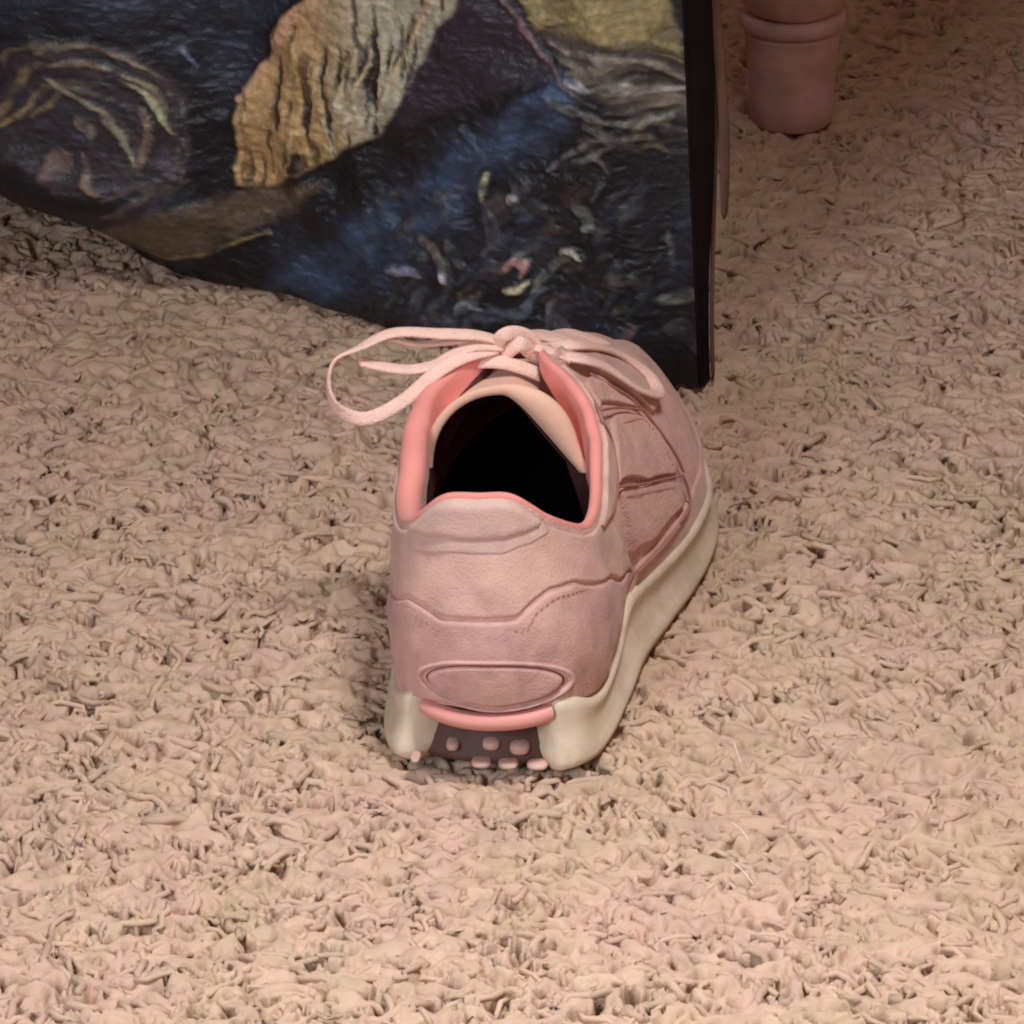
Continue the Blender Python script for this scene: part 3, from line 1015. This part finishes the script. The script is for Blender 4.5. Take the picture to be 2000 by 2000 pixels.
# long soft folds and small crumples in the cloth
wx = U + 2.2 * fbm(U * .16 + 3, H * .16, 3); wy = H + 2.2 * fbm(U * .16 + 33, H * .16 + 7, 3)
diag = (wx * 0.75 + wy * 0.95)
folds = 0.34 * (1 - np.abs(2 * vnoise(diag * .22 + 5, (wx - wy) * .05) - 1)) + 0.16 * (1 - np.abs(2 * vnoise((wx * .5 - wy) * .4 + 15, wx * .12) - 1))
ang = np.abs(vnoise(wx * .33 + 4, wy * .27 + 8) - .5) * 2 + .6 * np.abs(vnoise((wx + wy) * .45 + 44, (wx - wy) * .35 + 8) - .5)
crum = 0.22 * (fbm(U * .9, H * .7, 4) - .45)
disp = (bul + (folds - .25 + crum * .8 + .5 * (.5 - ang)) * edge)
pos = fx[:, None, :] + nrm[:, None, :] * disp[..., None]
pos[..., 2] = H + 0.12 * np.sin(U * .8) * smooth(1 - H / 3) - 0.15
pos[..., 0] -= 0.048 * H


# the print is laid out on the cloth itself: (U, H) in cm -> sheet units
sx_ = 1368 - 47.6 * (U * 0.965)
SXY_slope = (752 - 508) / (1368 - 300)
sy_ = 752 - 45.6 * H - (1368 - sx_) * SXY_slope
# beyond the bend
bend = np.clip(U - np.linalg.norm((PR - PL)), 0, None)
sy_ -= bend * 18
sx_ += bend * 12
sx_ -= 95 * smooth((U - 17) / 9) * smooth(H / 6)
sy_ += 50 * smooth((U - 17) / 9) * smooth(H / 6)
SX = sx_ - 2.0 * H + 34 * (fbm(U * .7 + 9, H * .7, 4) - .45) 
SY = sy_ + 34 * (fbm(U * .7 + 60, H * .7 + 8, 4) - .45) + 10
base_c = np.array(lin(14, 15, 21))
col = np.ones((NA, NB, 3)) * base_c
col += (np.clip(fbm(SX * .012, SY * .012, 4) - .42, 0, 1) * .9)[..., None] * np.array(lin(50, 58, 78)) 


def blend(mask, c):
    global col
    col = col * (1 - mask[..., None]) + np.asarray(c) * mask[..., None]


def inside(poly, soft):
    p = np.array(poly, float)
    best = np.full(SX.shape, 1e9)
    ins = np.zeros(SX.shape, bool)
    for i in range(len(p)):
        a = p[i]; b = p[(i + 1) % len(p)]
        d = b - a
        k = np.clip(((SX - a[0]) * d[0] + (SY - a[1]) * d[1]) / (d @ d), 0, 1)
        best = np.minimum(best, np.hypot(SX - a[0] - k * d[0], SY - a[1] - k * d[1]))
        if abs(d[1]) > 1e-6:
            c_ = ((a[1] > SY) != (b[1] > SY)) & (SX < (b[0] - a[0]) * (SY - a[1]) / (b[1] - a[1]) + a[0])
            ins ^= c_
    sd = np.where(ins, best, -best)
    return smooth(sd / soft + .5)


def stroke(pts, w, c, alpha=1.0, soft=5, k=1.0):
    global col
    p = spline(np.array(pts, float), max(8, 4 * len(pts)))
    x0, x1 = p[:, 0].min() - 40, p[:, 0].max() + 40
    y0, y1 = p[:, 1].min() - 40, p[:, 1].max() + 40
    idx = np.nonzero((SX > x0) & (SX < x1) & (SY > y0) & (SY < y1))
    x = SX[idx]; y = SY[idx]
    best = np.full(x.shape, 1e9)
    n = len(p)
    for i in range(n - 1):
        a = p[i]; b = p[i + 1]; d = b - a
        q = np.clip(((x - a[0]) * d[0] + (y - a[1]) * d[1]) / (d @ d + 1e-9), 0, 1)
        f = (i + 0.5) / (n - 1)
        ww = w * (0.35 + 0.65 * math.sin(math.pi * min(1, max(0, f)) ** .8))
        best = np.minimum(best, np.hypot(x - a[0] - q * d[0], y - a[1] - q * d[1]) - ww / 2)
    m = alpha * smooth(-best / soft + .5) * np.clip(fbm(x * .035 + p[0, 0], y * .035, 3) * 2.6 - .45, .12, 1)
    col[idx] = col[idx] * (1 - m[:, None]) + np.array(lin(*c, k)) * m[:, None]


mott = fbm(SX * .02, SY * .02, 4)
# blue wash running up to the right
blend(0.8 * inside([(540, 560), (640, 470), (780, 410), (900, 320), (1040, 220), (1150, 140), (1200, 190), (1120, 280), (1010, 360), (920, 430), (800, 530), (700, 580)], 60) * np.clip(mott * 2.2 - .25, .25, 1), lin(52, 70, 96))
blend(0.7 * inside([(-200, -60), (640, -60), (560, 110), (520, 200), (440, 160), (380, 80), (250, 50), (60, 70), (-200, 60)], 50) * np.clip(mott * 2 - .2, .3, 1), lin(38, 46, 62))
blend(0.9 * inside([(840, 60), (900, -20), (1040, -30), (1090, 70), (1140, 160), (1000, 200), (850, 260), (830, 180)], 16), lin(38, 32, 42))
blend(0.9 * inside([(830, 250), (1130, 165), (1120, 185), (960, 250), (840, 300)], 12), lin(14, 12, 18))
# brown-olive leaf at the lower left
blend(0.75 * inside([(255, 440), (330, 400), (430, 375), (560, 350), (680, 350), (600, 400), (500, 450), (400, 478), (300, 480)], 22) * np.clip(mott * 2, .4, 1), lin(92, 78, 62))
stroke([(270, 470), (380, 482), (480, 462), (560, 440)], 10, (125, 108, 80), .7)
# gold leaf
gl = inside([(505, 345), (512, 240), (530, 170), (575, 120), (600, 60), (660, 15), (720, -30), (990, -40), (945, 40), (895, 115), (850, 190), (805, 262), (720, 290), (640, 330), (560, 350)], 12)
tone = smooth((SX - 640) / 190)[..., None]
gc = np.array(lin(160, 131, 90)) * (1 - tone) + np.array(lin(150, 145, 125)) * tone
gc = gc * (0.75 + .55 * fbm(SX * .06, SY * .02, 3))[..., None]
blend(gl * .95, gc)
st = smooth((vnoise(SX * .075 + 2, SY * .006) - .60) / .12) * smooth((SX - 560) / 150) * smooth((SY - 60) / 60) + smooth((vnoise(SX * .09 + 31, SY * .009) - .72) / .1) * .8
blend(gl * np.clip(st, 0, 1) * .95, lin(20, 17, 18))
stroke([(520, 190), (590, 105), (640, 45), (720, -15), (760, -40)], 22, (180, 140, 118), .8)
stroke([(835, 150), (870, 80), (905, 10), (930, -40)], 14, (165, 128, 95), .85)
stroke([(535, 180), (530, 260), (520, 335)], 12, (185, 150, 100), .7)
for q in [(745, 190, 240), (765, 200, 270), (700, 230, 300), (725, 160, 250), (790, 190, 255)]:
    stroke([(q[0], q[1]), (q[0] + 6, (q[1] + q[2]) / 2), (q[0] - 4, q[2])], 13, (178, 176, 160), .85)
stroke([(640, 90), (650, 160), (640, 230), (650, 300)], 10, (196, 160, 108), .7)
stroke([(590, 150), (588, 230), (575, 320)], 8, (40, 28, 20), .9)
stroke([(700, 110), (712, 190), (702, 290)], 12, (22, 22, 20), .95)
for x_, a_, b_ in [(668, 120, 250), (728, 100, 200), (765, 80, 190), (790, 120, 240), (815, 90, 190), (838, 60, 150), (860, 40, 110), (612, 190, 320), (630, 60, 130)]:
    stroke([(x_ + 14, a_), (x_ + 4, (a_ + b_) / 2), (x_ - 10, b_)], 9, (20, 19, 19), .95)
    stroke([(x_ + 26, a_ + 5), (x_ + 16, (a_ + b_) / 2), (x_ + 2, b_ - 8)], 7, (182, 165, 125), .8)
stroke([(745, 90), (750, 150), (745, 200)], 9, (25, 24, 24), .9)
# olive leaf with pale streaks at the upper right
blend(.9 * inside([(1070, 20), (1150, 5), (1240, 15), (1310, 60), (1335, 120), (1330, 165), (1240, 120), (1160, 90), (1095, 75)], 16) * np.clip(mott * 1.8, .5, 1), lin(128, 116, 80))
blend(.75 * inside([(1085, 70), (1160, 88), (1260, 130), (1345, 190), (1350, 280), (1270, 250), (1180, 160)], 20), lin(72, 66, 62))
for p_, w_, c_ in [
    ([(1180, 15), (1230, 25), (1275, 45)], 12, (190, 170, 125)), ([(1080, 55), (1150, 60), (1230, 85), (1300, 130)], 14, (140, 126, 88)),
    ([(1120, 100), (1200, 130), (1280, 160), (1345, 215)], 13, (120, 112, 100)), ([(1150, 140), (1230, 170), (1300, 190), (1345, 240)], 9, (18, 17, 18)),
    ([(1170, 170), (1240, 190), (1290, 215), (1355, 225)], 16, (150, 145, 138)), ([(1160, 165), (1185, 172), (1205, 180)], 22, (165, 165, 175)),
    ([(1230, 215), (1290, 235), (1350, 245)], 10, (14, 14, 15)), ([(1220, 250), (1290, 262), (1360, 258)], 12, (120, 120, 110)),
    ([(1170, 310), (1205, 308), (1240, 295)], 14, (105, 105, 95)), ([(1120, 330), (1150, 300), (1190, 285), (1240, 280)], 10, (90, 86, 88)),
    ([(1270, 270), (1300, 262), (1320, 272)], 16, (120, 122, 110)), ([(1020, -10), (1060, 50), (1110, 120), (1160, 180)], 9, (120, 90, 92)),
    ([(1200, 120), (1280, 135), (1330, 160)], 7, (20, 18, 16)), ([(1110, 80), (1160, 75), (1210, 88)], 8, (60, 48, 42))]:
    stroke(p_, w_, c_, .85)
# dim undertones of the same brush work
prr = random.Random(9)
for _ in range(150):
    a_ = prr.uniform(790, 1260); b_ = prr.uniform(380, 690)
    dr_ = math.radians(prr.gauss(-52, 26)); ln = prr.uniform(25, 80)
    c_ = prr.choice([(52, 60, 70), (40, 44, 56), (66, 62, 60), (16, 16, 20), (14, 15, 22), (58, 46, 46), (74, 78, 80)])
    stroke([(a_, b_), (a_ + ln * .5 * math.cos(dr_) + 6, b_ + ln * .5 * math.sin(dr_)), (a_ + ln * math.cos(dr_), b_ + ln * math.sin(dr_) + 8)], prr.uniform(8, 24), c_, .6, 9)
for _ in range(70):
    a_ = prr.uniform(1120, 1340); b_ = prr.uniform(110, 330)
    dr_ = math.radians(prr.gauss(22, 14)); ln = prr.uniform(40, 110)
    c_ = prr.choice([(96, 92, 84), (60, 58, 56), (18, 17, 19), (14, 14, 18), (120, 112, 92)])
    stroke([(a_, b_), (a_ + ln * .5 * math.cos(dr_), b_ + ln * .5 * math.sin(dr_) - 5), (a_ + ln * math.cos(dr_), b_ + ln * math.sin(dr_))], prr.uniform(6, 14), c_, .6, 7)
for _ in range(110):
    t_ = prr.uniform(-2.6, .9); R_ = prr.uniform(60, 190); t2 = t_ + prr.uniform(.3, .7)
    c_ = prr.choice([(110, 96, 78), (70, 64, 70), (20, 19, 24), (48, 46, 58), (130, 116, 88), (16, 18, 24)])
    stroke([(250 + R_ * math.cos(x_) * 1.0, 250 + R_ * math.sin(x_) * .95) for x_ in (t_, (t_ + t2) / 2, t2)], prr.uniform(6, 16), c_, .6, 7)
# loose pale brush marks low in the middle
for p_, w_, c_ in [
    ([(1005, 335), (995, 360), (985, 385)], 12, (170, 168, 135)), ([(880, 450), (900, 470), (905, 495), (910, 530)], 22, (125, 120, 108)),
    ([(800, 515), (830, 522), (850, 530)], 18, (125, 125, 150)), ([(905, 520), (912, 535)], 16, (175, 170, 190)),
    ([(990, 390), (1000, 420), (1010, 450), (990, 480)], 26, (70, 66, 76)), ([(1040, 385), (1060, 388)], 10, (165, 160, 160)),
    ([(1160, 400), (1185, 420), (1195, 445)], 30, (82, 86, 78)), ([(1175, 440), (1195, 436)], 12, (150, 155, 150)),
    ([(1025, 510), (1050, 490), (1070, 505), (1060, 525)], 16, (165, 125, 118)), ([(1025, 540), (1050, 545), (1075, 542)], 13, (190, 182, 145)),
    ([(1080, 560), (1110, 530), (1135, 500), (1160, 490)], 18, (110, 112, 102)), ([(1130, 490), (1150, 482), (1170, 495)], 13, (170, 165, 150)),
    ([(930, 600), (950, 580), (980, 588)], 20, (125, 135, 145)), ([(950, 610), (1000, 600), (1050, 590), (1100, 560)], 26, (62, 74, 84)),
    ([(980, 555), (940, 565), (960, 540)], 14, (90, 78, 62)), ([(1120, 620), (1150, 580), (1210, 570)], 30, (48, 46, 54)),
    ([(1100, 640), (1108, 600), (1130, 580)], 9, (95, 92, 92)), ([(1310, 590), (1350, 586), (1400, 588)], 22, (88, 90, 78)),
    ([(1210, 690), (1250, 655), (1270, 635)], 15, (130, 100, 98)), ([(1180, 700), (1220, 670), (1262, 640)], 8, (80, 70, 75)),
    ([(860, 570), (840, 590), (870, 610)], 22, (52, 46, 54)), ([(930, 460), (940, 490), (950, 500)], 22, (85, 92, 92)),
    ([(1090, 460), (1130, 430), (1160, 440)], 26, (62, 54, 46)), ([(700, 500), (760, 470), (820, 430)], 24, (44, 56, 76)),
    ([(1310, 470), (1320, 500), (1318, 530)], 8, (62, 64, 70)), ([(1320, 640), (1345, 660), (1360, 700)], 34, (62, 62, 66)),
    ([(960, 260), (1000, 300), (980, 340)], 12, (60, 72, 92)), ([(1075, 400), (1090, 410), (1095, 430)], 18, (14, 13, 14))]:
    stroke(p_, w_, c_, .8, 7)
# curled leaf cluster at the left
blend(.7 * inside([(60, 250), (110, 180), (170, 110), (260, 75), (360, 90), (410, 150), (425, 230), (420, 320), (350, 365), (230, 360), (170, 300), (90, 260)], 26), lin(52, 48, 54))
for p_, w_, c_ in [
    ([(205, 100), (250, 84), (300, 84)], 9, (120, 110, 90)), ([(310, 92), (350, 104), (385, 140)], 8, (128, 118, 96)), ([(220, 125), (270, 114), (320, 122)], 10, (138, 126, 104)),
    ([(335, 130), (370, 160), (395, 200), (412, 240)], 10, (140, 134, 110)), ([(105, 235), (130, 205), (150, 180)], 20, (118, 102, 78)),
    ([(150, 170), (180, 140), (205, 118)], 16, (128, 110, 84)), ([(130, 230), (170, 200), (200, 160)], 12, (140, 124, 92)), ([(175, 215), (215, 190), (235, 170)], 12, (112, 98, 74)),
    ([(80, 270), (100, 245), (112, 225)], 14, (96, 86, 70)), ([(240, 160), (280, 168), (325, 190)], 8, (108, 104, 94)),
    ([(330, 140), (380, 190), (415, 240)], 12, (170, 168, 135)), ([(215, 150), (250, 175), (300, 210), (320, 250)], 10, (135, 128, 105)),
    ([(290, 210), (320, 250), (340, 310)], 11, (150, 145, 125)), ([(350, 190), (370, 230), (355, 280), (345, 310)], 18, (130, 112, 92)),
    ([(255, 220), (275, 240), (270, 255)], 20, (130, 118, 105)), ([(210, 290), (215, 320), (225, 350)], 32, (105, 86, 82)),
    ([(245, 290), (262, 330), (290, 360)], 9, (130, 112, 98)), ([(270, 270), (300, 320), (320, 350)], 28, (62, 56, 70)),
    ([(390, 270), (400, 310), (415, 330)], 24, (72, 66, 78)), ([(425, 250), (428, 290), (420, 330)], 7, (120, 108, 90)),
    ([(250, 105), (310, 105), (360, 135), (400, 190)], 7, (16, 15, 18)), ([(230, 145), (280, 140), (330, 160), (370, 220)], 9, (18, 20, 26)),
    ([(270, 180), (310, 190), (340, 235)], 22, (26, 34, 44)), ([(425, 90), (440, 110), (450, 130)], 9, (120, 130, 150)),
    ([(5, 60), (15, 100), (30, 140)], 34, (82, 72, 68)), ([(60, 90), (80, 130), (90, 170)], 26, (70, 64, 64)),
    ([(10, 200), (20, 225), (15, 245)], 30, (92, 84, 78)), ([(160, 230), (200, 235), (260, 260), (270, 290)], 20, (58, 56, 72)),
    ([(-40, 120), (-60, 180), (-30, 240)], 30, (90, 80, 62)), ([(30, 40), (60, 60), (100, 70)], 10, (66, 66, 78)),
    ([(60, 240), (75, 215), (85, 190)], 26, (98, 84, 62)), ([(330, 350), (380, 350), (430, 330)], 22, (72, 66, 60))]:
    stroke(p_, w_, c_, .85, 6)
# fine printed grain
gr = fbm(SX * .11, SY * .11, 3)
col *= (0.72 + 0.62 * gr)[..., None]
PRINT_GAIN = 1.75
# the paint stands proud: crinkles and ridges along the marks
lum = col.mean(-1)
lb = lum.copy()
for _ in range(3):
    lb[1:-1] = (lb[:-2] + 2 * lb[1:-1] + lb[2:]) / 4
    lb[:, 1:-1] = (lb[:, :-2] + 2 * lb[:, 1:-1] + lb[:, 2:]) / 4
rid = 1 - np.abs(2 * fbm(SX * .028 + SY * .012 + 3, SY * .05 - SX * .01, 4) - .95)
fine = np.clip(np.sqrt(np.clip(lb, 0, 1)) * .55, 0, .3) + (rid ** 3 - .4) * 0.075 + (fbm(SX * .09, SY * .09, 3) - .45) * .10
fine *= smooth(U / 1.0)
pos = pos + nrm[:, None, :] * fine[..., None]
bagV = pos.reshape(-1, 3) * .01 - np.array(bag.location)
colr = np.clip(col * PRINT_GAIN, 0, .8).reshape(-1, 3)
colr = np.concatenate([colr, np.ones((len(colr), 1))], 1).astype(np.float32)
front = new_obj('front_panel', bagV, grid_faces(NA, NB), M_print, bag)
ca = front.data.color_attributes.new('print', 'FLOAT_COLOR', 'POINT')
ca.data.foreach_set('color', colr.ravel())

# right gusset, rear binding, back panel
rows_h = np.linspace(0, BH, 60)
d_in = -nrm[0]                                     # into the bag
side = tg[0] * -1
fe = pos[0][np.searchsorted(hb, np.clip(rows_h, 0, BH - .01))]
gd = 0.9 + 0.9 * smooth(rows_h / 15.0)
V_ = []
for k in range(60):
    for q in np.linspace(0, 1, 9):
        V_.append(fe[k] + d_in * gd[k] * q + side * (0.45 * math.sin(q * math.pi) * smooth(rows_h[k] / 10) + .25 * q * smooth(rows_h[k] / 12)) + np.array([0, 0, 0.0]))
V_ = np.array(V_)
gus = V_.reshape(60, 9, 3)
new_obj('side_gusset', V_ * .01 - np.array(bag.location), grid_faces(60, 9), M_gusset, bag)
edge_p = gus[:, -1] + side * 0.12
eb = np.array([edge_p[k] for k in range(0, 60, 3)])
o = sweep('edge_binding', eb, 0.16, 0.16, M_bind, bag, 80, up=(0, -1, 0), sides=8)
o.data.transform(Matrix.Translation(-bag.location))
# hanging strap along the rear edge, near the top
stp = [gus[k, -1] + side * (0.30 + 0.25 * math.sin(k * .12)) + np.array([0, 0, 0]) for k in (14, 18, 23, 28, 34, 42, 52)]
o = sweep('carry_strap', stp, 0.45, 0.15, M_bind, bag, 60, up=(0, -1, .1), twist=[(0, 70), (.25, 25), (1, 20)])
o.data.transform(Matrix.Translation(-bag.location))
o = sweep('edge_binding', [f for f in fe[::3]], 0.14, 0.14, M_gusset, bag, 80, up=(0, -1, 0), sides=8)
o.data.transform(Matrix.Translation(-bag.location))
bkV = []
ks = list(range(0, NA, 11))
for i in ks:
    for k in range(0, 60, 3):
        bkV.append(fx[i] - nrm[i] * (gd[k]) + np.array([-0.048 * rows_h[k] if i else -0.048 * rows_h[k], 0, rows_h[k]]))
new_obj('back_panel', np.array(bkV) * .01 - np.array(bag.location), grid_faces(len(ks), 20), M_gusset, bag)

# ------------------------------------------------------------------ furniture leg at the back right
lp = at(1548, 250, Z=0)
leg = bpy.data.objects.new('furniture_leg', None)
C.objects.link(leg)
leg.location = (lp.x, lp.y + .018, 0)
tag(leg, 'turned pinkish wooden furniture leg on the carpet behind the bag', 'furniture leg')


def lathe(name, prof, m, parent, n=48):
    V_ = []
    for i in range(n):
        a = 2 * math.pi * i / n
        for (r, z) in prof:
            V_.append((r * math.cos(a) * .01, r * math.sin(a) * .01, z * .01))
    return new_obj(name, V_, grid_faces(n, len(prof), True), m, parent)


lathe('foot', [(0, -.4), (1.50, -.4), (1.6, -.3), (1.66, .5), (1.78, 2), (1.9, 3.4), (1.95, 3.7), (1.6, 3.75)], M_leg, leg)
lathe('collar', [(1.5, 3.7), (2.02, 3.72), (2.1, 3.85), (2.1, 4.15), (1.98, 4.3), (1.6, 4.36)], M_leg, leg)
lathe('shaft', [(1.5, 4.3), (1.72, 4.42), (1.9, 4.55), (2.15, 4.9), (2.4, 5.6), (2.5, 6.6), (2.3, 8.0), (1.9, 10), (2.0, 16), (2.4, 24), (2.4, 26), (0, 26)], M_leg, leg)

# ------------------------------------------------------------------ loose white fibres on the pile
fl = []
for i, (a, b, c) in enumerate([((1425, 1605), (1445, 1618), (1462, 1640)), ((1425, 1680), (1450, 1700), (1472, 1728)), ((1432, 1445), (1440, 1470), (1447, 1490))]):
    p_ = [np.array(at(q[0], q[1], Z=0.003)) * 100 for q in (a, b, c)]
    o = sweep('loose_fibre', p_, 0.05, 0.045, M_fluff, None, 12, sides=6)
    tag(o, ['upper of the two longer white fibres on the carpet right of the heel',
            'lower of the two longer white fibres on the carpet right of the heel',
            'short white fibre nearest the sneaker sole on the carpet'][i], 'fibre', 'loose white fibres on the carpet')
